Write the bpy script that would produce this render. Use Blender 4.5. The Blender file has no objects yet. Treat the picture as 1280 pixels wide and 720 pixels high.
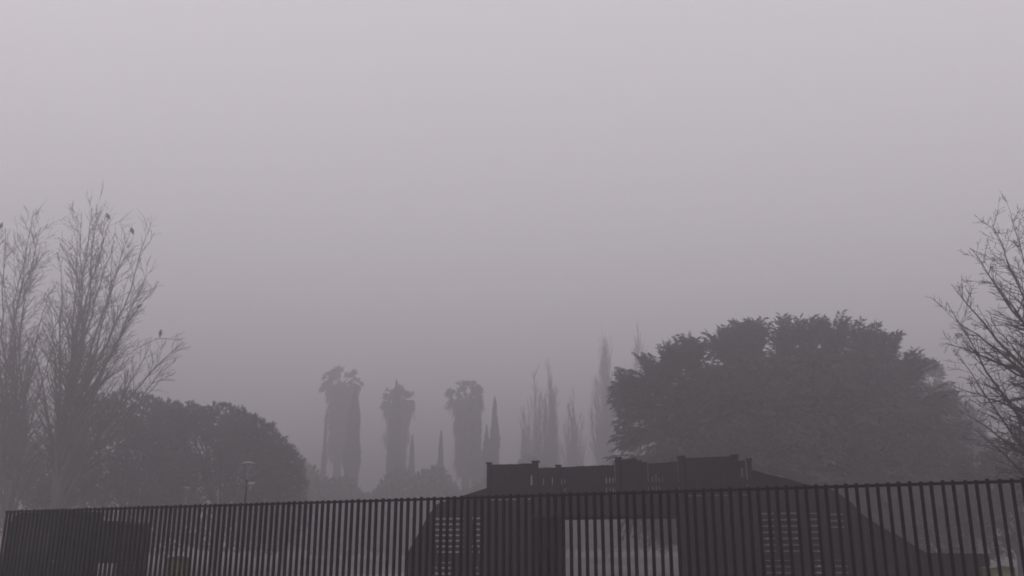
import bpy, math, random
from mathutils import Vector, Matrix
R = math.radians
random.seed(7)
sc = bpy.context.scene
C = sc.collection

# ------------------------------------------------------------------ camera
F = 1150.0                       # focal length in photo pixels (1280 wide)
EYE = 1.6
PITCH = math.atan(329.0 / F)
cam_d = bpy.data.cameras.new('camera')
cam = bpy.data.objects.new('camera', cam_d); C.objects.link(cam)
cam.location = (0, 0, EYE)
cam.rotation_euler = (math.pi / 2 + PITCH, 0, 0)
cam_d.sensor_width = 36
cam_d.lens = 36 * F / 1280
cam_d.clip_start = 0.05
cam_d.clip_end = 6000
cam_d.dof.use_dof = True
cam_d.dof.focus_distance = 2.6
cam_d.dof.aperture_fstop = 9.0
sc.camera = cam

# ------------------------------------------------------------------ sky, sun, exposure
w = bpy.data.worlds.new('World'); sc.world = w; w.use_nodes = True
nt = w.node_tree; nt.nodes.clear()
sky = nt.nodes.new('ShaderNodeTexSky'); sky.sky_type = 'NISHITA'; sky.sun_disc = False
SUN_EL, SUN_ROT = 80, 185
sky.sun_elevation = R(SUN_EL); sky.sun_rotation = R(SUN_ROT)
sky.air_density = 1.0; sky.dust_density = 5.0
tcw = nt.nodes.new('ShaderNodeTexCoord')                  # read the sky away from its horizon glow, as under a cloud deck
up_ = nt.nodes.new('ShaderNodeVectorMath'); up_.operation = 'MULTIPLY_ADD'
up_.inputs[1].default_value = (0.3, 0.3, 0.6); up_.inputs[2].default_value = (0, 0, 0.7)
nrm = nt.nodes.new('ShaderNodeVectorMath'); nrm.operation = 'NORMALIZE'
nt.links.new(tcw.outputs['Generated'], up_.inputs[0]); nt.links.new(up_.outputs[0], nrm.inputs[0]); nt.links.new(nrm.outputs[0], sky.inputs[0])
sep = nt.nodes.new('ShaderNodeSeparateXYZ'); nt.links.new(tcw.outputs['Generated'], sep.inputs[0])
cie = nt.nodes.new('ShaderNodeMapRange')                  # thick low fog: evens out the sky behind it
cie.inputs['From Min'].default_value = 0; cie.inputs['From Max'].default_value = 1
cie.inputs['To Min'].default_value = 2.8; cie.inputs['To Max'].default_value = 1
nt.links.new(sep.outputs[2], cie.inputs['Value'])
mulw = nt.nodes.new('ShaderNodeMath'); mulw.operation = 'MULTIPLY'
bw = nt.nodes.new('ShaderNodeRGBToBW')                    # an overcast sky has no blue of its own
tint = nt.nodes.new('ShaderNodeVectorMath'); tint.operation = 'MULTIPLY'
tint.inputs[1].default_value = (1.01, 0.965, 1.01)
bg = nt.nodes.new('ShaderNodeBackground'); bg.inputs['Strength'].default_value = 0.15
wo = nt.nodes.new('ShaderNodeOutputWorld')
nt.links.new(sky.outputs[0], bw.inputs[0]); nt.links.new(bw.outputs[0], mulw.inputs[0]); nt.links.new(cie.outputs[0], mulw.inputs[1]); nt.links.new(mulw.outputs[0], tint.inputs[0])
nt.links.new(tint.outputs[0], bg.inputs['Color']); nt.links.new(bg.outputs[0], wo.inputs[0])
sd = bpy.data.lights.new('sun', 'SUN'); sd.energy = 0.5; sd.angle = R(60); sd.color = (1.0, 0.95, 0.96)
sun = bpy.data.objects.new('sun', sd); C.objects.link(sun)
sun.rotation_euler = (R(90 - SUN_EL), 0, R(180 - SUN_ROT))
sc.view_settings.view_transform = 'Standard'; sc.view_settings.look = 'None'
sc.view_settings.gamma = 1; sc.view_settings.use_curve_mapping = False
sc.view_settings.exposure = -1.6
sc.cycles.volume_bounces = 3
sc.cycles.max_bounces = 6
HAZE_DENSITY = 0.0098
HAZE_COLOR = (0.63, 0.606, 0.63, 1)

# ------------------------------------------------------------------ pixel measuring
CP, SP = math.cos(PITCH), math.sin(PITCH)
def ray(px, py):
    a, b = (px - 640) / F, (360 - py) / F
    return Vector((a, CP - b * SP, SP + b * CP))
def at(px, py, Y):
    d = ray(px, py); k = Y / d.y
    return Vector((d.x * k, Y, EYE + d.z * k))
def on_line(px, py, Y0, t):                 # vertical plane Y = Y0 - t*X
    d = ray(px, py); k = Y0 / (d.y + t * d.x)
    return Vector((d.x * k, d.y * k, EYE + d.z * k))

# ------------------------------------------------------------------ materials
def mat(name, col, rough=0.8, var=0.3, scale=3.0, bump=0.0, stretch=(1, 1, 1), metal=0.0):
    m = bpy.data.materials.new(name); m.use_nodes = True
    n = m.node_tree; p = n.nodes['Principled BSDF']
    tc = n.nodes.new('ShaderNodeTexCoord'); mp = n.nodes.new('ShaderNodeMapping')
    mp.inputs['Scale'].default_value = stretch
    nz = n.nodes.new('ShaderNodeTexNoise'); nz.inputs['Scale'].default_value = scale
    nz.inputs['Detail'].default_value = 6; nz.inputs['Roughness'].default_value = 0.65
    cr = n.nodes.new('ShaderNodeValToRGB')
    lo = [c * (1 - var) for c in col]; hi = [min(1, c * (1 + var)) for c in col]
    cr.color_ramp.elements[0].color = (*lo, 1); cr.color_ramp.elements[0].position = 0.3
    cr.color_ramp.elements[1].color = (*hi, 1); cr.color_ramp.elements[1].position = 0.7
    n.links.new(tc.outputs['Object'], mp.inputs[0]); n.links.new(mp.outputs[0], nz.inputs['Vector'])
    n.links.new(nz.outputs['Fac'], cr.inputs[0]); n.links.new(cr.outputs[0], p.inputs['Base Color'])
    p.inputs['Roughness'].default_value = rough; p.inputs['Metallic'].default_value = metal
    p.inputs['Specular IOR Level'].default_value = 0.08
    if bump:
        b = n.nodes.new('ShaderNodeBump'); b.inputs['Strength'].default_value = bump
        n.links.new(nz.outputs['Fac'], b.inputs['Height']); n.links.new(b.outputs[0], p.inputs['Normal'])
    return m
M = dict(
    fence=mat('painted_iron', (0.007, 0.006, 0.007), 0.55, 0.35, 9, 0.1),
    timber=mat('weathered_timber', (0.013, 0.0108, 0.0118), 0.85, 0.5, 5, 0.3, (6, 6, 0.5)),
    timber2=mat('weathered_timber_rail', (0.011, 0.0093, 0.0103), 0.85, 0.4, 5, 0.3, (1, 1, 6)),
    bark=mat('bark', (0.05, 0.042, 0.04), 0.9, 0.4, 6, 0.4, (1, 1, 0.3)),
    barkd=mat('dark_wet_bark', (0.028, 0.024, 0.024), 0.9, 0.4, 6, 0.4, (1, 1, 0.3)),
    leaf=mat('evergreen_leaves', (0.032, 0.033, 0.029), 0.75, 0.5, 0.5),
    leaf2=mat('shrub_leaves', (0.044, 0.044, 0.039), 0.75, 0.5, 0.35),
    cyp=mat('cypress_leaves', (0.03, 0.038, 0.03), 0.8, 0.4, 0.6),
    frond=mat('palm_fronds', (0.045, 0.052, 0.035), 0.7, 0.4, 0.8),
    skirt=mat('dead_palm_leaves', (0.07, 0.058, 0.045), 0.9, 0.4, 0.8),
    grass=mat('grass_blades', (0.05, 0.055, 0.04), 0.9, 0.4, 1.0),
    concrete=mat('concrete_kerb', (0.16, 0.155, 0.155), 0.9, 0.2, 4, 0.2),
    truck=mat('dark_truck_paint', (0.011, 0.013, 0.014), 0.5, 0.2, 2),
    rubber=mat('rubber', (0.015, 0.015, 0.015), 0.9, 0.2, 5),
    glass=mat('dark_glass', (0.03, 0.033, 0.036), 0.15, 0.1, 2),
    lamp=mat('pale_lamp_housing', (0.20, 0.19, 0.195), 0.6, 0.1, 4),
    pole=mat('galvanised_pole', (0.12, 0.115, 0.12), 0.6, 0.2, 6),
    poled=mat('dark_pole', (0.02, 0.02, 0.022), 0.6, 0.2, 6),
    bird=mat('dark_feathers', (0.012, 0.012, 0.014), 0.6, 0.3, 20),
    box=mat('yellowed_plastic', (0.09, 0.08, 0.056), 0.6, 0.2, 5),
)
def ground_mat():
    m = bpy.data.materials.new('ground_soil_grass'); m.use_nodes = True
    n = m.node_tree; p = n.nodes['Principled BSDF']; L = n.links.new
    tc = n.nodes.new('ShaderNodeTexCoord')
    a = n.nodes.new('ShaderNodeTexNoise'); a.inputs['Scale'].default_value = 0.06; a.inputs['Detail'].default_value = 8
    b = n.nodes.new('ShaderNodeTexNoise'); b.inputs['Scale'].default_value = 6; b.inputs['Detail'].default_value = 8
    r1 = n.nodes.new('ShaderNodeValToRGB')
    r1.color_ramp.elements[0].color = (0.024, 0.024, 0.019, 1); r1.color_ramp.elements[0].position = 0.42
    r1.color_ramp.elements[1].color = (0.05, 0.045, 0.04, 1); r1.color_ramp.elements[1].position = 0.62
    mx = n.nodes.new('ShaderNodeMixRGB'); mx.blend_type = 'OVERLAY'; mx.inputs[0].default_value = 0.5
    bp = n.nodes.new('ShaderNodeBump'); bp.inputs['Strength'].default_value = 0.5
    L(tc.outputs['Object'], a.inputs[0]); L(tc.outputs['Object'], b.inputs[0]); L(a.outputs[0], r1.inputs[0])
    L(r1.outputs[0], mx.inputs[1]); L(b.outputs['Fac'], mx.inputs[2]); L(mx.outputs[0], p.inputs['Base Color'])
    L(b.outputs['Fac'], bp.inputs['Height']); L(bp.outputs[0], p.inputs['Normal'])
    p.inputs['Roughness'].default_value = 0.95
    return m
M['ground'] = ground_mat()
M['gravel'] = mat('pale_gravel', (0.16, 0.148, 0.144), 0.95, 0.2, 3, 0.4)

# ------------------------------------------------------------------ mesh builder
class MB:
    def __init__(s): s.v = []; s.f = []
    def box(s, x0, x1, y0, y1, z0, z1, jit=0.0):
        b = len(s.v); j = lambda: random.uniform(-jit, jit)
        s.v += [(x0, y0, z0), (x1, y0, z0), (x1, y1, z0), (x0, y1, z0),
                (x0 + j(), y0, z1), (x1 + j(), y0, z1), (x1 + j(), y1, z1), (x0 + j(), y1, z1)]
        s.f += [tuple(b + i for i in q) for q in ((0, 3, 2, 1), (4, 5, 6, 7), (0, 1, 5, 4), (1, 2, 6, 5), (2, 3, 7, 6), (3, 0, 4, 7))]
    def bar(s, p, q, wx, wy=None):
        """rectangular bar between two points"""
        wy = wy or wx; p, q = Vector(p), Vector(q); d = (q - p).normalized()
        u = d.cross(Vector((0, 1, 0)) if abs(d.y) < .9 else Vector((1, 0, 0))).normalized(); v = d.cross(u)
        b = len(s.v)
        for c in (p, q):
            for a, e in ((-1, -1), (1, -1), (1, 1), (-1, 1)): s.v.append(tuple(c + u * a * wx / 2 + v * e * wy / 2))
        s.f += [tuple(b + i for i in t) for t in ((0, 3, 2, 1), (4, 5, 6, 7), (0, 1, 5, 4), (1, 2, 6, 5), (2, 3, 7, 6), (3, 0, 4, 7))]
    def tube(s, pts, rad, n=5, cap=True):
        b = len(s.v); u = None
        for i, p in enumerate(pts):
            d = (pts[min(i + 1, len(pts) - 1)] - pts[max(i - 1, 0)])
            d = d.normalized() if d.length > 1e-6 else Vector((0, 0, 1))
            if u is None: u = d.cross(Vector((0.3, 1, 0.2))).normalized()
            else: u = (u - d * u.dot(d)).normalized()
            v = d.cross(u)
            for k in range(n):
                a = 2 * math.pi * k / n
                s.v.append(tuple(p + (u * math.cos(a) + v * math.sin(a)) * rad[i]))
        for i in range(len(pts) - 1):
            for k in range(n):
                k2 = (k + 1) % n
                s.f.append((b + i * n + k, b + i * n + k2, b + (i + 1) * n + k2, b + (i + 1) * n + k))
        if cap and n > 2:
            s.f.append(tuple(b + k for k in reversed(range(n)))); s.f.append(tuple(b + (len(pts) - 1) * n + k for k in range(n)))
    def blade(s, p, d, ln, wd, bend=0.0):
        """a leaf: a thin folded lozenge"""
        u = d.cross(Vector((random.gauss(0, 1), random.gauss(0, 1), random.gauss(0, 1)))).normalized() * wd * .5
        b = len(s.v); t = p + d * ln; t.z -= bend * ln
        m = p + d * ln * .55
        s.v += [tuple(p), tuple(m + u), tuple(t), tuple(m - u)]
        s.f.append((b, b + 1, b + 2, b + 3))
    def prism(s, poly, y0, y1):
        b = len(s.v); n = len(poly)
        s.v += [(x, y0, z) for x, z in poly] + [(x, y1, z) for x, z in poly]
        s.f.append(tuple(b + i for i in range(n))); s.f.append(tuple(b + n + i for i in reversed(range(n))))
        for i in range(n):
            j = (i + 1) % n; s.f.append((b + j, b + i, b + n + i, b + n + j))
    def build(s, name, m, parent=None, smooth=False):
        me = bpy.data.meshes.new(name); me.from_pydata(s.v, [], s.f); me.update()
        if smooth: me.polygons.foreach_set('use_smooth', [True] * len(me.polygons))
        me.materials.append(m)
        o = bpy.data.objects.new(name, me); C.objects.link(o)
        if parent: o.parent = parent
        return o
def tag(o, label=None, cat=None, group=None, kind=None):
    for k, v in (('label', label), ('category', cat), ('group', group), ('kind', kind)):
        if v: o[k] = v
    return o
def thing(name, loc, label, cat, group=None, rz=0):
    o = bpy.data.objects.new(name, None); C.objects.link(o); o.location = loc; o.rotation_euler = (0, 0, rz)
    o.empty_display_size = 0.3
    return tag(o, label, cat, group)
def rnd_unit():
    while True:
        v = Vector((random.gauss(0, 1), random.gauss(0, 1), random.gauss(0, 1)))
        if v.length > .1: return v.normalized()

# ------------------------------------------------------------------ ground, path
m_ = MB(); N = 60
def gh(x, y):
    r = max(0, (y - 60) / 300.0)
    return 0.0 if y < 40 else 0.25 * math.sin(x * .05) * min(1, r * 3) + 0.15 * math.sin(y * .08 + x * .02) * min(1, r * 3)
xs = [-1800 + 3600 * i / N for i in range(N + 1)]
xs = [x * (abs(x) / 1800) ** 1.2 for x in xs]
ys = [-60 + 1900 * (i / N) ** 2.2 for i in range(N + 1)]
ys[0] = -1500
for y in ys:
    for x in xs: m_.v.append((x, y, gh(x, y)))
for j in range(N):
    for i in range(N):
        a = j * (N + 1) + i; m_.f.append((a, a + 1, a + N + 2, a + N + 1))
tag(m_.build('ground', M['ground']), kind='structure')
m_ = MB()                                          # pale gravel walk beyond the fence
pts = [(-60, 50), (-36, 46), (-24, 44), (-14, 48), (-7, 58), (-4, 74), (-2, 100)]
for i, (x, y) in enumerate(pts):
    m_.v += [(x, y, .006), (x, y + 12 + i * .6, .006)]
    if i: b = 2 * i; m_.f.append((b - 2, b, b + 1, b - 1))
tag(m_.build('path', M['gravel']), kind='structure')

# ------------------------------------------------------------------ haze
HT = 43.2
m_ = MB(); m_.box(-450, 450, -80, 720, -1.8, HT)
hz = m_.build('haze', M['ground']); hz.data.materials.clear()
hm = bpy.data.materials.new('fog_air'); hm.use_nodes = True; hm.node_tree.nodes.clear()
pv = hm.node_tree.nodes.new('ShaderNodeVolumePrincipled'); ho = hm.node_tree.nodes.new('ShaderNodeOutputMaterial')
pv.inputs['Density'].default_value = HAZE_DENSITY; pv.inputs['Color'].default_value = HAZE_COLOR
pv.inputs['Anisotropy'].default_value = 0.7
hm.node_tree.links.new(pv.outputs[0], ho.inputs['Volume']); hz.data.materials.append(hm)
hz.display_type = 'WIRE'
tag(hz, kind='stuff')

# ------------------------------------------------------------------ railing fence
FY, FT = 13.9, 0.537
fa = math.atan(FT)
pL = on_line(9, 640, FY, FT); pR = on_line(1560, 600, FY, FT)
Lf = (Vector((pR.x, pR.y, 0)) - Vector((pL.x, pL.y, 0))).length
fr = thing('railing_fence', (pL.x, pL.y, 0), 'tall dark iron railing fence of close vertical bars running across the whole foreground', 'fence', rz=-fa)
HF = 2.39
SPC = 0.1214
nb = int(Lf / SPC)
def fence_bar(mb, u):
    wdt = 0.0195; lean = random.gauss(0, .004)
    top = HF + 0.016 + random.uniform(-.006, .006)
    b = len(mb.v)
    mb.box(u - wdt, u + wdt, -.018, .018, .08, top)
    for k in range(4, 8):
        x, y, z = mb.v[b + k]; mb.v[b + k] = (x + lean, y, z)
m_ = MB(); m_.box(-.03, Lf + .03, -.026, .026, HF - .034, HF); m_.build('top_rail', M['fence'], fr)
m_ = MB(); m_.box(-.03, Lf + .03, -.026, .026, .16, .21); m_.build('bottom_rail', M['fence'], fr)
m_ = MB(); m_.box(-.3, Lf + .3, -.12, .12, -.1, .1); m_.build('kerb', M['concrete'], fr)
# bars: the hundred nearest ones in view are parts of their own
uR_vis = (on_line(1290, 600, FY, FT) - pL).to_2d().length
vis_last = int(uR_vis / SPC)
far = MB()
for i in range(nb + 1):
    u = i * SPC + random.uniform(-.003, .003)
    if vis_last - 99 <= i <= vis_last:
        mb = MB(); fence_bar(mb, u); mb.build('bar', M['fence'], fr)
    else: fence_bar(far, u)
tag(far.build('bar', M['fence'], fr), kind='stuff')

# ------------------------------------------------------------------ timber fort
TY, TT = 26.0, 0.36
ta = math.atan(TT); cT, sT = math.cos(ta), math.sin(ta)
O = on_line(775, 700, TY, TT); O.z = 0
def uz(px, py):
    p = on_line(px, py, TY, TT); d = p - O
    return d.x * cT - d.y * sT, p.z
def U(px): return uz(px, 660)[0]
ft = thing('timber_fort', O, 'dark timber play fort with boarded parapet, open passage and sloping boarded wings behind the railing', 'play fort', rz=-ta)
DEP = 2.6
def planks(mb, u0, u1, ztop, z0, y0, y1, wd=.14, skip=(), jz=.008):
    n = max(1, round((u1 - u0) / wd)); wd = (u1 - u0) / n
    for i in range(n):
        a, b = u0 + i * wd, u0 + (i + 1) * wd
        mid = (a + b) / 2
        zt = ztop(mid) if callable(ztop) else ztop
        zb = z0(mid) if callable(z0) else z0
        if zt - zb < .03: continue
        segs = [(zb, zt + random.uniform(-jz, jz))]
        for (ga, gb, za, zc) in skip:
            if ga < mid < gb:
                ns = []
                for s0, s1 in segs:
                    if za > s0: ns.append((s0, min(za, s1)))
                    if zc < s1: ns.append((max(zc, s0), s1))
                segs = ns
        for s0, s1 in segs:
            if s1 - s0 > .02: mb.box(a + .002, b - .002, y0 + random.uniform(0, .006), y1, s0, s1)
def lerp_prof(pts):
    P = [uz(*p) for p in pts]
    def f(u):
        if u <= P[0][0]: return P[0][1]
        for (a, za), (b, zb) in zip(P, P[1:]):
            if u <= b: return za + (zb - za) * (u - a) / (b - a)
        return P[-1][1]
    return f
zd = uz(775, 645)[1]                      # underside of the deck
zdk = uz(775, 622)[1]                     # deck walking level
# piers (solid down to the ground)
for a, b in ((610, 668), (850, 941)):
    m_ = MB(); planks(m_, U(a), U(b), zdk - .02, 0, 0, .05); planks(m_, U(a), U(b), zdk - .02, 0, DEP - .05, DEP)
    for y in (.08, DEP - .2):
        m_.box(U(a), U(a) + .12, y, y + .12, 0, zdk); m_.box(U(b) - .12, U(b), y, y + .12, 0, zdk)
    planks_side = MB()
    for k in range(int((DEP - .12) / .15)):
        for uu in (U(a) + .002, U(b) - .05):
            m_.box(uu, uu + .045, .055 + k * .15, .055 + k * .15 + .146, 0, zdk - .03)
    m_.build('pier', M['timber'], ft)
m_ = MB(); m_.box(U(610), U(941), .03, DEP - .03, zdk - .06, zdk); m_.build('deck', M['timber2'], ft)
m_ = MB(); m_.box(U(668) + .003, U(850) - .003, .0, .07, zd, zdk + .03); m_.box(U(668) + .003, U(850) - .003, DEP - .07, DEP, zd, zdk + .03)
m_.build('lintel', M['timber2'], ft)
def parapet(name, a, b, prof, slits=(), y0=.0, y1=.045, base=None, wd=.14):
    f = lerp_prof(prof); m = MB(); base = base if base is not None else zdk + .02
    u0, u1 = U(a), U(b); edges = [u0]
    for s0, s1, sa, sb in slits: edges += [U(s0), U(s1)]
    edges.append(u1)
    for k in range(0, len(edges) - 1, 2): planks(m, edges[k] , edges[k + 1], f, base, y0, y1, wd)
    for s0, s1, sa, sb in slits:
        z1, z0 = uz(s0, sa)[1], uz(s0, sb)[1]; c = (U(s0) + U(s1)) / 2
        m.box(U(s0), U(s1), y0 + .003, y1 - .003, z1, f(c) - .01)
        if z0 > base: m.box(U(s0), U(s1), y0 + .003, y1 - .003, base, z0)
    return m.build(name, M['timber'], ft)
parapet('parapet_panel', 610, 672, [(610, 581), (672, 579)], [(663.5, 665.5, 594, 607)])
parapet('parapet_panel', 673, 770, [(673, 585), (770, 581)],
        [(679, 680, 598, 606), (690, 691.3, 597, 608), (702, 703, 599, 614), (706, 707, 599, 614), (758.5, 760, 597, 616), (763, 764.5, 597, 616), (767, 768.5, 597, 616)])
parapet('parapet_panel', 771, 812, [(771, 573), (777, 575), (784, 574), (789, 572), (795, 573), (802, 577), (812, 579)], [(777, 778.5, 602, 616)])
parapet('parapet_panel', 813, 850, [(813, 579), (850, 577)], [(817, 818.5, 595, 613), (821.5, 823, 592, 613), (825.5, 827, 597, 613), (830, 831.3, 596, 611)])
parapet('parapet_panel', 851, 920, [(851, 573), (920, 570)])
parapet('parapet_panel', 921, 937, [(921, 576), (937, 575)], [(931, 933, 585, 596)])
for px, py in ((611.5, 578), (669.5, 576), (698, 581), (773, 571.5), (851.5, 570), (918, 568.5), (936, 573)):
    c, zt = uz(px, py); hw = .055 if px not in (669.5, 918, 851.5) else .085
    m_ = MB(); m_.box(c - hw, c + hw, -.05, -.003, zdk - .35, zt - .05); m_.box(c - hw - .02, c + hw + .02, -.065, .06, zt - .048, zt)
    m_.build('post', M['timber2'], ft)
# rear parapet, with open stretches so the front slits let light through
f = lerp_prof([(610, 588), (937, 583)])
m_ = MB(); x = U(612)
while x < U(936):
    m_.box(x, x + .10, DEP - .045, DEP - .005, zdk + .02, f(x) - .3); x += .62
m_.box(U(612), U(936), DEP - .06, DEP + .03, f(0) - .32, f(0) - .2)
m_.build('rear_railing', M['timber'], ft)

# wings: outline from the deck down to the ground, slatted openings, stair rail on top
def wing(u0, u1, prof, wins, name, ztop_in):
    f = lerp_prof(prof); m = MB(); sk = []
    for a, b, ya, yb in wins: sk.append((U(a), U(b), uz(a, yb)[1], uz(a, ya)[1]))
    for y0, y1 in ((.0, .045),): planks(m, u0, u1, f, 0, y0, y1, .12, sk, .003)
    o = m.build(name, M['timber'], ft)
    s = MB()
    for (a, b, z0, z1) in sk:
        z = z0
        while z < z1 - .05:
            s.box(a - .05, b + .05, .047, .075, z + .045, z + .150); z += .150
        if b - a > .9 and a > 0:
            c = (a + b) / 2; s.box(c - .05, c + .05, .0, .046, z0, z1)
    s.build('slats', M['timber2'], o)
    g = MB()                               # raking cap and the treads behind
    P = [uz(*p) for p in prof]
    for (a, za), (b, zb) in zip(P, P[1:]):
        if b > u0 and a < u1: g.bar((a, .02, za - .03), (b, .02, zb - .03), .09, .06)
    g.build('raking_cap', M['timber2'], o)
    return o, f
# ramp boards and rear stringers
wl, fl = wing(U(511), U(609), [(510, 722), (511.5, 690), (528, 661), (538, 642), (548, 630), (575, 621.5), (608, 611)],
     [(541, 578, 645, 691), (590, 604, 645, 691), (545, 566, 703, 718), (596, 601, 703, 718)], 'side_wing', 0)
wr, fr_ = wing(U(942), U(1232), [(940, 588), (960, 594), (985, 599.5), (1003, 605), (1040, 613), (1060, 626), (1076, 643), (1100, 659), (1125, 672), (1142, 683), (1158, 692), (1232, 693)],
     [(947, 995, 641, 690), (1010, 1022, 641, 690), (1034, 1056, 641, 660), (947, 985, 700, 717), (1010, 1022, 700, 717), (1034, 1058, 700, 717)], 'side_wing', 0)
for px in (512, 536, 583, 944, 1003, 1028, 1062, 1100, 1150, 1225):     # posts and raking braces hold the boards up from behind
    u = U(px); z = (fr_ if u > 0 else fl)(u) - .12
    m_ = MB(); m_.box(u, u + .1, .08, .18, 0, z); m_.bar((u + .05, .18, z * .8), (u + .05, .18 + z * .45, 0), .08, .08)
    m_.build('buttress', M['timber2'], ft)

# ------------------------------------------------------------------ bare trees
def branch(mb, p, d, ln, r, depth, P):
    """a wandering twig-bearing branch"""
    n = max(3, int(ln / P['seg'])); pts = [p.copy()]; rad = [r]
    q = p.copy(); dd = d.copy()
    for i in range(n):
        dd = (dd + rnd_unit() * P['wander'] + Vector((0, 0, P['up']))).normalized()
        q = q + dd * (ln / n); pts.append(q.copy()); rad.append(max(P['rmin'], r * (1 - .85 * (i + 1) / n)))
    mb.tube(pts, rad, 5 if r > .05 else 3, False)
    if depth > 0: kids(mb, pts, rad, ln, depth, P)
def kids(mb, pts, rad, ln, depth, P, start=.25):
    k = max(2, int(ln * P['dens'] * (1.5 if depth == 1 else 1)))
    for j in range(k):
        t = start + (1 - start) * random.random(); i = min(len(pts) - 2, int(t * (len(pts) - 1)))
        a, b = pts[i], pts[i + 1]; d = (b - a).normalized(); p = a.lerp(b, random.random())
        side = d.cross(rnd_unit()).normalized(); ang = R(random.uniform(*P['ang']))
        nd = d * math.cos(ang) + side * math.sin(ang)
        l2 = ln * random.uniform(*P['ratio']) * (1.15 - .85 * t)
        if l2 < P['lmin']: l2 = P['lmin'] * random.uniform(.6, 1.2) * (1.1 - .6 * t)
        branch(mb, p, nd, l2, max(P['rmin'], rad[i] * .55), depth - 1, P)
def limb(mb, p0, p1, r0, r1, depth, P, sag=0.0, n=10, start=.2, d0=None):
    """curved limb from p0 to p1 (leaves along d0) carrying side branches"""
    L = (p1 - p0).length
    c = p0 + (d0 * L * .45 if d0 else (p1 - p0) * .5 + Vector((0, 0, sag * L)))
    pts, rad = [], []
    ph = rnd_unit() * L * .02
    for i in range(n + 1):
        t = i / n
        q = p0 * (1 - t) ** 2 + c * 2 * t * (1 - t) + p1 * t * t + ph * math.sin(t * 7) + rnd_unit() * L * .006 * (0 < i < n)
        pts.append(q); rad.append(r0 + (r1 - r0) * t ** .8)
    mb.tube(pts, rad, 6 if r0 > .05 else 4, False)
    kids(mb, pts, rad, L, depth, P, start)
def bare_tree(base_px, Y, fork_py, r, targets, P, label, group, bark, name='bare_tree', rise=.5, extra=(), root=None):
    base = at(base_px, 700, Y); base.z = 0
    t = thing(name, base, label, 'tree', group)
    top = at(base_px + 4, fork_py, Y) - base
    m = MB(); tp = [Vector((0, 0, -.2)), Vector((0, 0, .3)), top * .5 + Vector((r * .6, 0, 0)), top]
    m.tube(tp, [r * 1.5, r * 1.15, r * .95, r * .8], 9); m.build('trunk', bark, t, True)
    m = MB()
    for tx, ty, *o in targets:
        dy = o[0] if o else random.uniform(-.04, .04) * Y
        f_ = o[1] if len(o) > 1 else random.uniform(.25, 1.0)
        q = at(tx, ty, Y + dy) - base
        p0 = top * f_
        d0 = (Vector((0, 0, 1)) * rise + (q - p0).normalized() * (1 - rise)).normalized()
        limb(m, p0, q, r * .5, P['rmin'] * 1.3, P['depth'], P, d0=d0, n=14)
    for (p0, p1) in extra:
        a, b = at(*p0[:2], Y + p0[2]) - base, at(*p1[:2], Y + p1[2]) - base
        limb(m, a, b, P['rmin'] * 2, P['rmin'], max(0, P['depth'] - 1), P, n=6)
    m.build('branches', bark, t)
    return t
PP = dict(seg=.8, wander=.14, up=.02, rmin=.012, dens=1.8, ang=(14, 46), ratio=(.14, .32), lmin=1.2, depth=2)
YL = 62
GL = 'tall bare winter trees at the left edge'
bare_tree(68, YL, 575, .30, [(105, 262), (124, 256), (98, 300), (113, 275), (142, 300), (163, 290), (190, 289), (186, 342), (185, 362), (76, 325), (62, 378),
     (132, 276), (150, 330), (174, 384), (205, 470), (192, 430), (160, 430), (212, 455), (228, 425), (150, 470), (40, 420), (90, 440), (120, 480)], PP,
     'bare tree with fanned upright branches where dark birds perch, right of the frame-edge tree', GL, M['bark'], rise=.35,
     extra=[((140, 402, 0), (181, 387, 0)), ((150, 448, 0), (196, 423, 0)), ((194, 423.5, 0), (229, 424, 0)), ((146, 340, 0), (168, 295, 0)), ((126, 310, 0), (138, 276, 0))])
bare_tree(6, YL + 4, 600, .30, [(37, 262), (46, 284), (28, 300), (3, 286), (-18, 300), (-40, 320), (58, 372), (24, 350), (-60, 360), (66, 430), (12, 400), (45, 450), (-30, 440), (80, 500)], PP,
     'bare tree cut by the left edge of the photo, left of the fan-shaped bare tree', GL, M['bark'], rise=.35,
     extra=[((-8, 330, -4), (2, 289, -4))])
PR = dict(seg=.5, wander=.16, up=.02, rmin=.006, dens=4.4, ang=(28, 66), ratio=(.18, .40), lmin=.35, depth=2)
bare_tree(1352, 26, 470, .17, [(1214, 313), (1186, 354), (1182, 381), (1180, 428), (1198, 484), (1208, 518), (1243, 282), (1268, 275), (1232, 340), (1200, 450),
     (1222, 505), (1250, 545), (1240, 400), (1296, 268), (1320, 256), (1350, 250), (1400, 262), (1450, 290), (1480, 340), (1500, 400), (1490, 450), (1220, 535), (1260, 320), (1196, 400), (1216, 430)], PR,
     'dark bare tree with spreading fine twigs reaching in from the right edge', None, M['barkd'], rise=.08)

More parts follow.
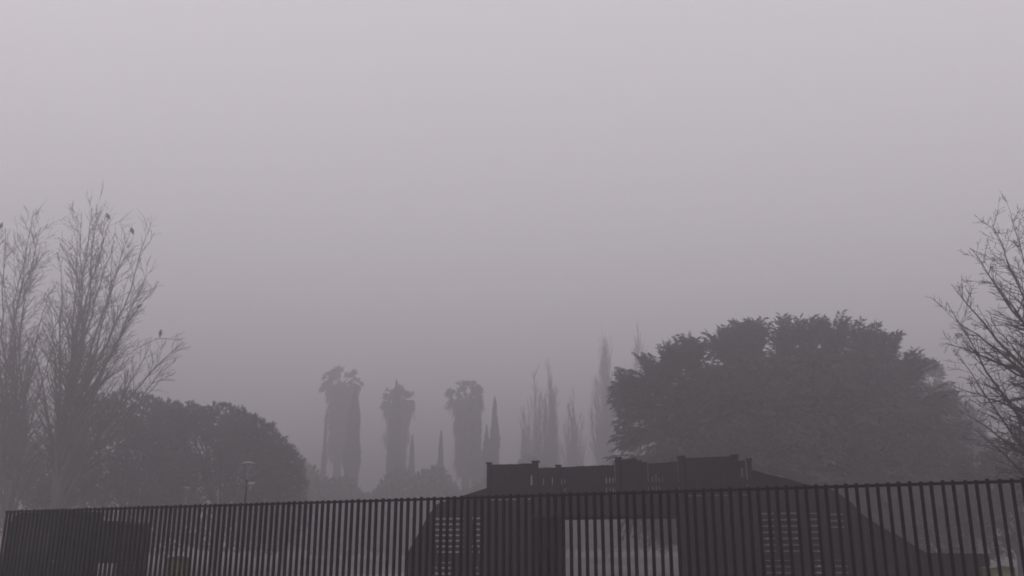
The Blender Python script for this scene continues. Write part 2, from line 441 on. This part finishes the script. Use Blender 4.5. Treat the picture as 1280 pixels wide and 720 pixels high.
# ------------------------------------------------------------------ leafy crowns
def lobes_crown(mb, lobes, Y, base, n_per, blade, wd, up=.35, depthk=.8, droop=0.0, fill=.35):
    """foliage sprays spread through the lobes (cx, cy, rx, ry in measured pixels, depth offset)"""
    for (cx, cy, rx, ry, *o) in lobes:
        dy = o[0] if o else random.uniform(-2, 2)
        c = at(cx, cy, Y + dy) - base; e = at(cx + rx, cy, Y + dy) - base; g = at(cx, cy - ry, Y + dy) - base
        ax, az = (e - c).length, (g - c).length; ay = max(ax, az) * depthk
        ph = [random.uniform(0, 6.28) for _ in range(6)]
        n = int(n_per * (ax * az) ** .85)
        for _ in range(n):
            v = rnd_unit()
            s = 1 + .10 * math.sin(v.x * 6 + ph[0]) * math.sin(v.z * 7 + ph[1]) + .07 * math.sin(v.y * 9 + ph[2] + v.z * 5)
            rr = s * (random.random() ** .33 if random.random() < fill else random.uniform(.86, 1.0))
            p = c + Vector((v.x * ax * rr, v.y * ay * rr, v.z * az * rr))
            if p.z < .1: continue
            d = (v + Vector((0, 0, up)) + rnd_unit() * .35).normalized()
            for k in range(6):
                dd = (d + rnd_unit() * .5).normalized()
                mb.blade(p + rnd_unit() * blade * .2, dd, blade * random.uniform(.5, 1.1), wd * random.uniform(.6, 1.3), droop)
def leafy_tree(name, base_px, Y, lobes, label, cat, group, m, n_per=40, blade=.7, wd=.16, r=.3, up=.35, fork=.35, **kw):
    base = at(base_px, 700, Y); base.z = 0
    t = thing(name, base, label, cat, group)
    mb = MB(); c0 = Vector((0, 0, 0)); hi = 0
    cs = []
    for l in lobes:
        q = at(l[0], l[1], Y + (l[4] if len(l) > 4 else 0)) - base; cs.append(q); hi = max(hi, q.z)
    top = Vector((0, 0, max(.6, hi * fork)))
    mb.tube([Vector((0, 0, -.2)), top * .5, top], [r * 1.3, r, r * .85], 8)
    mb.build('trunk', M['barkd'], t, True)
    mb = MB()
    for q in cs:
        if q.z > top.z * .6: 
            mid = top.lerp(q, .5) + Vector((0, 0, .08 * q.z))
            mb.tube([top * .85, mid, q], [r * .45, r * .28, r * .1], 5)
    mb.build('limbs', M['barkd'], t, True)
    mb = MB(); lobes_crown(mb, lobes, Y, base, n_per, blade, wd, up, **kw)
    mb.build('crown', m, t)
    return t
random.seed(21)
def frond(mb, p, az, el, L, drop, wl=.42):
    """an arching feather frond: a rib with leaflets down both sides"""
    h = Vector((math.cos(az), math.sin(az), 0)); pts = []; q = p.copy(); e = el; n = 9
    for i in range(n + 1):
        pts.append(q.copy()); q = q + (h * math.cos(e) + Vector((0, 0, math.sin(e)))) * (L / n)
        e -= drop / n * (.6 + .9 * i / n)
    mb.tube(pts, [.045 - .004 * i for i in range(n + 1)], 3, False)
    sd_ = Vector((-h.y, h.x, 0))
    for i in range(2, n + 1):
        d = (pts[i] - pts[i - 1]).normalized()
        for sg in (-1, 1):
            for k in range(3):
                c = pts[i - 1].lerp(pts[i], (k + random.random()) / 3)
                dd = (d * .75 + sd_ * sg * .75 + Vector((0, 0, random.uniform(-.45, .25)))).normalized()
                mb.blade(c, dd, wl * random.uniform(.8, 1.4), random.uniform(.08, .14), .1)
YP = 62
pc = at(985, 700, YP); pc.z = 0
clump = thing('date_palm_clump', pc, 'huge broad clump of dark feathery date palms rising behind the timber fort', 'palm clump')
heads = [(850, 515, 0, 3.0), (885, 492, 1.5, 3.0), (935, 472, 0, 2.7), (985, 478, 2.5, 2.8), (1020, 468, -1, 2.7), (1052, 470, 1.5, 2.6), (1088, 480, 0, 2.8), (1115, 500, 2, 2.8), (1130, 530, -.5, 3.0),
    (850, 560, -1.5, 3.2), (905, 530, -2, 3.8), (960, 535, -1, 4.8), (1020, 530, -2, 4.8), (1075, 540, -1.5, 4.6), (1135, 565, 0, 4.4),
    (880, 615, -2, 4.5), (940, 605, -3, 4.6), (1000, 610, -2, 4.8), (1060, 610, -3, 4.6), (1115, 620, -2, 4.4), (835, 625, -1, 4.0), (1160, 625, 0, 4.2)]
for hx, hy, dy, L in heads:
    c = at(hx, hy, YP + dy) - pc; g = at(hx + (985 - hx) * .25, 700, YP + dy) - pc; g.z = -.2
    m = MB(); m.tube([g, g.lerp(c, .5) + Vector((.2, 0, .2)), c], [.36, .27, .30], 8); m.build('trunk', M['barkd'], clump, True)
    m = MB()
    for k in range(105):
        t_ = (k + .5) / 105
        frond(m, c + rnd_unit() * .15, k * 2.39996 + random.uniform(-.2, .2), R(86 - 118 * t_ + random.uniform(-8, 8)), L * .93 * random.uniform(.8, 1.08), random.uniform(.75, 1.45), .5)
    m.build('crown', M['leaf'], clump)
# young upright tufts along the top, and tiers of drooping fronds at the edges
for tx, ty, L, a0, a1, el0, el1, dr in ((818, 486, 2.5, 0, 6.3, 30, 85, .6), (800, 500, 2.2, 2.0, 4.2, 10, 70, .8), (838, 474, 2.6, 0, 6.3, 45, 88, .5), (866, 462, 2.3, 0, 6.3, 45, 88, .4), (908, 452, 2.6, 0, 6.3, 45, 88, .4), (928, 446, 2.3, 0, 6.3, 55, 88, .3), (944, 444, 2.6, 0, 6.3, 55, 88, .3),
    (982, 446, 2.7, 0, 6.3, 45, 88, .4), (1012, 440, 2.5, 0, 6.3, 55, 88, .4), (1044, 440, 2.5, 0, 6.3, 50, 88, .4), (1082, 450, 2.4, 0, 6.3, 55, 88, .3), (1108, 456, 2.4, 0, 6.3, 55, 88, .3), (1134, 480, 2.3, 0, 6.3, 40, 80, .7),
    (812, 492, 2.6, 2.2, 4.1, -5, 60, .9), (826, 515, 3.2, 2.3, 4.0, -5, 30, .7), (822, 545, 3.0, 2.3, 4.0, -10, 20, .6), (816, 575, 2.9, 2.3, 4.0, -20, 15, .6), (812, 605, 2.9, 2.3, 4.0, -20, 15, .6),
    (1152, 510, 2.6, -1, 1, 0, 60, 1.1), (1168, 550, 2.6, -1, 1, -10, 50, 1.0), (1172, 590, 2.8, -1, 1, -20, 40, .8)):
    c = at(tx, ty, YP + random.uniform(-1.5, 1.5)) - pc; m = MB()
    for k in range(34): frond(m, c + rnd_unit() * .25, random.uniform(a0, a1), R(random.uniform(el0, el1)), L * random.uniform(.7, 1.05), dr, .5)
    m.build('crown', M['leaf'], clump)
m = MB()
lobes_crown(m, [(880, 510, 38, 28, 0), (930, 496, 46, 36, 0), (990, 496, 48, 36, 2), (1040, 492, 46, 36, 0), (1090, 510, 40, 36, 0), (1120, 550, 34, 44, 0), (862, 560, 28, 26, 1),
    (900, 560, 60, 50, 0), (1000, 560, 70, 55, 0), (1080, 580, 60, 60, 0), (880, 640, 70, 50, 0), (980, 640, 80, 50, 0), (1080, 650, 70, 50, 0), (1145, 630, 50, 55, 0), (840, 640, 34, 40, 0), (828, 520, 24, 26, 0), (836, 590, 26, 30, 0)],
    YP, pc, 50, .8, .12, .3, .35, 0.0, .5)
m.build('inner_leaves', M['leaf'], clump)
leafy_tree('evergreen_tree', 1195, 90, [(1160, 470, 14, 18, 0), (1170, 505, 28, 20, 0), (1165, 540, 45, 45, 0), (1200, 535, 28, 30, 1), (1200, 565, 40, 40, 1), (1190, 610, 60, 60, 0), (1225, 590, 30, 36, 0), (1180, 655, 80, 40, 0), (1240, 650, 50, 40, 0)],
    'paler evergreen tree sloping down from the right side of the feathery date palm clump', 'tree', None, M['leaf2'], n_per=55, blade=.9, wd=.2, r=.3, up=.5, depthk=.6, fill=.5)
leafy_tree('evergreen_shrub', 1275, 52, [(1235, 610, 34, 40, 0), (1262, 590, 34, 32, 0), (1290, 572, 40, 36, 1), (1320, 580, 50, 45, 0), (1230, 655, 50, 40, 0), (1290, 640, 80, 50, 0), (1170, 665, 40, 25, 1)],
    'low dark rounded shrub under the bare tree at the right edge', 'shrub', None, M['leaf'], n_per=75, blade=.5, wd=.13, r=.15, depthk=.6, fill=.5)
GS = 'rounded evergreens in the mist at left'
leafy_tree('evergreen_tree', 25, 76, [(-10, 580, 55, 45, 0), (40, 575, 50, 42, 1), (70, 600, 50, 40, 0), (10, 620, 80, 45, 0), (90, 630, 50, 40, 0)],
    'leafy evergreen mass at the foot of the bare trees, nearest the left edge', 'tree', GS, M['leaf2'], n_per=150, blade=.40, wd=.10, r=.25, depthk=.6, fill=.6)
leafy_tree('evergreen_tree', 150, 74, [(115, 530, 38, 30, 0), (160, 518, 45, 28, 1), (195, 530, 38, 30, 0), (140, 570, 65, 50, 0), (190, 580, 50, 50, 1), (150, 630, 80, 60, 0), (205, 650, 50, 40, 0), (215, 600, 30, 45, 0)],
    'rounded evergreen between the fan-shaped bare tree and the dome-topped evergreen', 'tree', GS, M['leaf2'], n_per=170, blade=.40, wd=.10, r=.3, depthk=.6, fill=.6)
leafy_tree('evergreen_tree', 270, 72, [(238, 527, 28, 18, 0), (212, 528, 24, 20, 0), (330, 560, 30, 24, 0), (300, 545, 40, 26, 0), (350, 585, 26, 26, 0), (275, 530, 38, 24, 1), (312, 548, 34, 26, 0), (220, 530, 16, 18, 0), (297, 522, 10, 11, 0), (220, 515, 6, 10, 0), (239, 512, 6, 8, 0), (250, 565, 48, 48, 0), (310, 580, 45, 42, 1), (340, 600, 38, 40, 0), (265, 625, 90, 60, 0), (330, 650, 50, 40, 0)],
    'wide dome-topped evergreen standing behind the street lamp', 'tree', GS, M['leaf2'], n_per=170, blade=.40, wd=.10, r=.3, depthk=.6, fill=.6)
leafy_tree('evergreen_tree', 352, 84, [(345, 585, 32, 30, 0), (365, 605, 20, 26, 0), (340, 640, 45, 40, 0)],
    'small pale evergreen trailing off the right side of the dome-topped evergreen', 'tree', GS, M['leaf2'], n_per=150, blade=.4, wd=.10, r=.2, depthk=.6, fill=.6)

# ------------------------------------------------------------------ cypresses
def cypress(px, py, Y, wpx, label, prof=None, name='cypress'):
    base = at(px, 700, Y); base.z = 0
    t = thing(name, base, label, 'cypress tree', 'dark cypresses in the fog')
    H = at(px, py, Y).z; Wd = wpx / 1196 * Y / 2
    m = MB(); m.tube([Vector((0, 0, -.2)), Vector((0, 0, H * .5)), Vector((0, 0, H * .9))], [.25, .16, .04], 7); m.build('trunk', M['barkd'], t, True)
    m = MB(); n = int(160 * H * Wd ** .7)
    ph = random.uniform(0, 6)
    for _ in range(n):
        tt = random.random() ** .9
        rr = Wd * (prof(tt) if prof else min(1, (1 - tt) * 3.2) ** .7 * (.85 + .15 * math.sin(tt * 23 + ph)))
        a = random.uniform(0, 2 * math.pi); k = random.uniform(.5, 1)
        p = Vector((math.cos(a) * rr * k, math.sin(a) * rr * k, .6 + tt * (H - 1.1)))
        tp = 1 - tt; d = (Vector((math.cos(a) * .35 * tp, math.sin(a) * .35 * tp, 1)) + rnd_unit() * (.1 + .2 * tp)).normalized()
        k2 = min(1, .5 + tp * 6); m.blade(p, d, random.uniform(.5, 1.1) * k2, random.uniform(.12, .3) * k2)
    m.build('crown', M['cyp'], t)
cone = lambda tt: max(.04, (1 - tt)) ** .85 * (1 + .12 * math.sin(tt * 31))
tuft = lambda tt: (.12 + .9 * max(0, .72 - tt) ** .6) * (1 + .25 * math.sin(tt * 26)) if tt < .72 else .14 * (1 - tt) / .28 + .03
cypress(398, 512, 168, 11, 'thin pale cypress left of the leftmost fan palm, narrowest of the cypresses', cone)
cypress(434, 480, 160, 23, 'broad columnar cypress standing against the right side of the leftmost palm')
cypress(488, 473, 165, 19, 'tall cypress poking up above the middle fan palm crown')
cypress(511, 543, 163, 20, 'short pale pointed cypress just right of the middle fan palm', cone)
cypress(548, 537, 152, 34, 'short stepped cypress with a spire tip, between the middle and right palms', tuft)
cypress(594, 480, 163, 15, 'slim cypress hugging the right side of the palm next to the fort')
cypress(607, 530, 152, 13, 'low dark cypress touching the left side of the tall thin one by the fort corner')
cypress(617.5, 495, 149, 14, 'tall thin dark cypress rising just above the left corner of the fort')
cypress(655, 533, 174, 22, 'small pale pointed cypress above the left boarded panel of the fort', cone)

# ------------------------------------------------------------------ fan palms
def palm(px, py, Y, wpx, label, body):
    base = at(px, 700, Y); base.z = 0
    t = thing('fan_palm', base, label, 'palm tree', 'tall fan palms in the fog')
    H = at(px, py, Y).z; Wd = wpx / 1196 * Y / 2; cz = H - Wd * .95
    m = MB(); m.tube([Vector((0, 0, -.2)), Vector((.1, 0, H * .5)), Vector((0, 0, cz))], [.9, .75, .6], 9); m.build('trunk', M['bark'], t, True)
    m = MB()
    for _ in range(75):                          # each frond: a stalk and a pleated fan
        v = rnd_unit(); v.z = abs(v.z) * 1.2 - .25; v.normalize()
        s = Vector((0, 0, cz)); L = Wd * random.uniform(.5, 1.0)
        e = s + v * L; m.tube([s, e], [.04, .02], 3, False)
        for k in range(16):
            dd = (v + rnd_unit() * .5 - Vector((0, 0, .3))).normalized(); m.blade(e, dd, Wd * random.uniform(.3, .45), .22, .15)
    m.build('crown', M['frond'], t)
    m = MB(); zb = at(px, body, Y).z; p1, p2 = random.uniform(0, 6), random.uniform(0, 6)
    for _ in range(3400):                             # skirt of dead hanging leaves
        tt = random.random() ** 1.25; z = cz + .3 - tt * (cz - zb); a = random.uniform(0, 6.283); rr = Wd * (.8 - .45 * tt) * random.uniform(.3, 1) * (1 + .22 * math.sin(a * 3 + p1 + tt * 5) + .15 * math.sin(tt * 17 + p2))
        p = Vector((math.cos(a) * rr, math.sin(a) * rr, z))
        m.blade(p, (Vector((math.cos(a) * .25, math.sin(a) * .25, -1)) + rnd_unit() * .25).normalized(), random.uniform(.6, 2.4), .22)
    m.build('leaf_skirt', M['skirt'], t)
palm(415, 462, 183, 46, 'leftmost tall fan palm with shaggy skirt, behind a columnar cypress', 572)
palm(492, 486, 176, 40, 'middle fan palm with a cypress tip poking above its round crown', 600)
palm(580, 480, 165, 46, 'fan palm nearest the fort, with a shaggy crown and thick trunk', 590)

# ------------------------------------------------------------------ far poplars
PF = dict(seg=2.0, wander=.05, up=.10, rmin=.028, dens=1.6, ang=(8, 26), ratio=(.15, .3), lmin=1.5, depth=1)
def poplar(px, py, Y, wpx, label, n=15):
    tg = []
    H = 690 - py
    for k in range(n):
        a = random.uniform(-1, 1); tg.append((px + a * wpx / 2, py + abs(a) * H * .25 + random.uniform(0, H * .12), random.uniform(-1, 1) * wpx / 2396 * Y, random.uniform(.6, 1)))
    tg.append((px, py, 0, 1))
    bare_tree(px, Y, 645, .3, tg, PF, label, 'faint upright poplars in deep fog', M['bark'], name='poplar', rise=.5)
poplar(668, 466, 166, 45, 'faint upright bare poplar behind the small cypress above the fort')
poplar(686, 458, 160, 25, 'narrow bare poplar with a thin tip, right of the small cypress')
poplar(716, 492, 177, 35, 'shortest and palest poplar, midway along the fort roofline', 16)
poplar(756, 422, 168, 41, 'tallest bare poplar, just left of the date palm clump', 20)
poplar(797, 414, 175, 38, 'very faint poplar tops rising above the left shoulder of the date palm clump', 16)

# distant undergrowth, an uncountable mass
m_ = MB()
for _ in range(42000):
    px = random.uniform(300, 860); Y = random.uniform(120, 190)
    top = 600 + 13 * math.sin(px * .045) + 9 * math.sin(px * .11 + 1) - (px > 640) * 6
    py = 690 - (690 - top) * random.random() ** .8
    p = at(px, py, Y)
    if p.z < .2: continue
    m_.blade(p, (rnd_unit() + Vector((0, 0, .5))).normalized(), random.uniform(.6, 1.3), random.uniform(.25, .6))
tag(m_.build('undergrowth', M['leaf2']), 'low blurred mass of distant shrubs at the foot of the cypresses and palms', 'undergrowth', kind='stuff')

# short grass by the fence and on the lawn
m_ = MB()
for _ in range(9000):
    x = random.uniform(-26, 22); y = random.uniform(9, 27)
    m_.blade(Vector((x, y, 0)), (Vector((0, 0, 1)) + rnd_unit() * .5).normalized(), random.uniform(.05, .16), .015)
tag(m_.build('grass', M['grass']), 'short rough grass growing around the foot of the railing', 'grass', kind='stuff')

# ------------------------------------------------------------------ parked truck behind left end of the fence
YT = 22.5
tb = at(92, 700, YT); tb.z = 0
tr = thing('parked_truck', tb, 'dark box truck with a rounded cab roof parked behind the left end of the railing', 'truck')
X = lambda px: at(px, 690, YT).x - tb.x
Zp = lambda py, px=90: at(px, py, YT).z
x0, x1, x2 = X(5), X(86), X(151); W = 1.7
zt, zt2, zb_ = Zp(641), Zp(651.5), Zp(704)
rc = .28
pl = [(x0 + .10, .42), (x0 - .04, .75), (x0 - .02, 1.5), (x0 + .05, zt - rc)]
for k in range(1, 6):
    a = math.pi - k * math.pi / 12; pl.append((x0 + .05 + rc + rc * math.cos(a), zt - rc + rc * math.sin(a)))
pl += [(x1, zt + .06), (x1, .42)]
m_ = MB(); m_.prism(pl, 0, W); m_.build('cab', M['truck'], tr)
m_ = MB(); m_.prism([(x1 + .02, zb_), (x1 + .02, zt2 + .02), (x2 - .06, zt2), (x2, zt2 - .06), (x2, zb_)], -.05, W + .05); bx_ = m_.build('cargo_box', M['truck'], tr)
m_ = MB()
for k in range(7): m_.box(x1 + .1 + k * (x2 - x1 - .2) / 6 - .015, x1 + .1 + k * (x2 - x1 - .2) / 6 + .015, -.065, -.048, zb_ + .03, zt2 - .05)
m_.build('rib_trim', M['truck'], bx_)
m_ = MB(); m_.box(x1, x2 - .1, .25, W - .25, .72, .9); m_.build('chassis', M['rubber'], tr)
m_ = MB(); m_.box(x1 + .03, X(109), -.02, .5, .35, zb_ - .004); m_.build('tool_locker', M['truck'], tr)
m_ = MB(); m_.box(X(148), x2, -.03, W + .03, .75, zb_ - .004); m_.build('mudguard', M['truck'], tr)
m_ = MB(); m_.prism([(x0 + .25, 1.55), (x0 + .30, 2.1), (x1 - .5, 2.1), (x1 - .5, 1.55)], -.008, .0); m_.build('side_window', M['glass'], tr)
m_ = MB(); m_.box(x1 - .42, x1 - .25, -.03, -.001, 1.35, 1.39); m_.build('door_handle', M['pole'], tr)
m_ = MB(); m_.box(x0 - .09, x0 - .01, .1, W - .1, .45, .62); m_.build('bumper', M['rubber'], tr)
for cx in (x0 + .8, X(138)):
    for y in (.0, W - .26):
        m_ = MB(); ring = [(0, .22), (0, .36), (.04, .40), (.20, .40), (.24, .36), (.24, .22)]
        n = 24; b0 = 0
        for i in range(n):
            a = 2 * math.pi * i / n
            for (yy, rr) in ring: m_.v.append((cx + rr * math.cos(a), y + yy, .40 + rr * math.sin(a)))
        for i in range(n):
            for k in range(len(ring)):
                k2 = (k + 1) % len(ring); i2 = (i + 1) % n
                m_.f.append((i * 6 + k, i2 * 6 + k, i2 * 6 + k2, i * 6 + k2))
        wh = m_.build('wheel', M['rubber'], tr)
        m_ = MB(); m_.tube([Vector((cx, y + .05, .4)), Vector((cx, y + .18, .4))], [.225, .225], 20); m_.build('rim', M['pole'], wh)

# ------------------------------------------------------------------ lamps and posts
def street_lamp(px, py, Y, wd, label, group='street lamps beyond the fence'):
    p = at(px, py, Y); t = thing('street_lamp', (p.x, p.y, 0), label, 'street lamp', group)
    m = MB(); m.tube([Vector((0, 0, 0)), Vector((0, 0, p.z - .1))], [.06, .035], 8); m.build('pole', M['pole'], t)
    m = MB(); pts = [(-.10, .05), (-.07, wd * .35), (-.01, wd * .5), (.02, wd * .5), (.06, wd * .3), (.08, .03)]
    m.tube([Vector((0, 0, p.z + a)) for a, _ in pts], [r for _, r in pts], 20); m.build('lamp_head', M['lamp'], t, True)
street_lamp(310.5, 579, 50, 17 / 1196 * 50, 'street lamp with a wide pale disc head above the dark signpost')
street_lamp(233.5, 610, 62, 9 / 1196 * 62, 'small faint street lamp with a pale head, left of the dark signpost')
p = at(308.5, 601, 33)
t = thing('signpost', (p.x, p.y, 0), 'thin dark post with a small pale bracket sign beneath the wide lamp', 'signpost')
m_ = MB(); m_.tube([Vector((0, 0, 0)), Vector((0, 0, p.z - .03))], [.035, .03], 8); m_.build('pole', M['poled'], t)
m_ = MB(); m_.tube([Vector((0, 0, p.z - .04)), Vector((0, 0, p.z)), Vector((0, 0, p.z + .03))], [.055, .06, .02], 10); m_.build('cap', M['poled'], t)
m_ = MB(); m_.box(.04, .29, -.02, .02, p.z - .12, p.z - .05); m_.build('bracket_sign', M['lamp'], t)
m_ = MB(); m_.box(.12, .20, -.015, .015, p.z - .30, p.z - .122); m_.build('hanger', M['pole'], t)

def cabinet(px0, px1, py, Y, label):
    a, b = at(px0, py, Y), at(px1, py, Y)
    t = thing('utility_cabinet', ((a.x + b.x) / 2, Y, 0), label, 'cabinet', 'small yellowish cabinets')
    hw = (b.x - a.x) / 2
    m = MB(); m.box(-hw, hw, -.2, .2, .08, a.z - .05); m.build('housing', M['box'], t)
    m = MB(); m.prism([(-hw - .03, a.z - .047), (0, a.z), (hw + .03, a.z - .047)], -.24, .24); m.build('lid', M['box'], t)
    m = MB(); m.box(-hw - .02, hw + .02, -.22, .22, 0, .077); m.build('plinth', M['concrete'], t)
    m = MB(); m.box(-hw + .04, hw - .04, -.212, -.202, .14, a.z - .12); m.build('door', M['box'], t)
cabinet(213, 236, 695, 24, 'yellowish utility cabinet behind the railing, right of the truck')
cabinet(1232, 1262, 707, 20, 'yellowish utility cabinet low behind the railing near the right edge')

# ------------------------------------------------------------------ birds
def bird(px, py, Y, ang, L, label):
    p = at(px, py, Y); t = thing('bird', p, label, 'bird', 'dark birds perched in the bare trees')
    d = Vector((math.cos(ang), random.uniform(-.2, .2), math.sin(ang))).normalized()
    st = [(-.55, .02, 0), (-.40, .045, 0), (-.25, .07, 0), (-.08, .13, .0), (.08, .15, .0), (.22, .12, .01), (.30, .075, .03), (.37, .085, .05), (.44, .075, .06), (.48, .035, .055), (.52, .02, .05), (.58, .004, .04)]
    up = Vector((0, 0, 1)) - d * d.z
    m = MB(); m.tube([d * (s * L) + up * (o * L) for s, _, o in st], [r * L * 1.45 for _, r, _ in st], 10); m.build('body', M['bird'], t, True)
    for s in (-1, 1):
        side = d.cross(up).normalized() * s * .10 * L
        m = MB(); m.tube([side + d * .20 * L, side + d * .05 * L, side * .9 - d * .2 * L, side * .4 - d * .45 * L], [.03 * L, .075 * L, .05 * L, .01 * L], 6); m.build('wing', M['bird'], t, True)
        m = MB(); m.tube([side * .4, side * .4 - Vector((0, 0, .2 * L))], [.012 * L, .008 * L], 4); m.build('leg', M['bird'], t)
    # the twig under its feet
bird(135.5, 271, YL, R(125), .56, 'bird leaning left at the very top of the fan-shaped bare tree')
bird(165.5, 289, YL, R(115), .60, 'upright bird second from the top of the fan-shaped tree')
bird(173.5, 383, YL, R(25), .52, 'nearly level bird partway down the fan-shaped tree on a right-hand twig')
bird(200.5, 417, YL, R(85), .55, 'bird on the lowest long twig sticking out right of the fan-shaped tree')
bird(0.5, 283, YL, R(70), .6, 'bird cut by the left edge, atop the frame-edge bare tree')
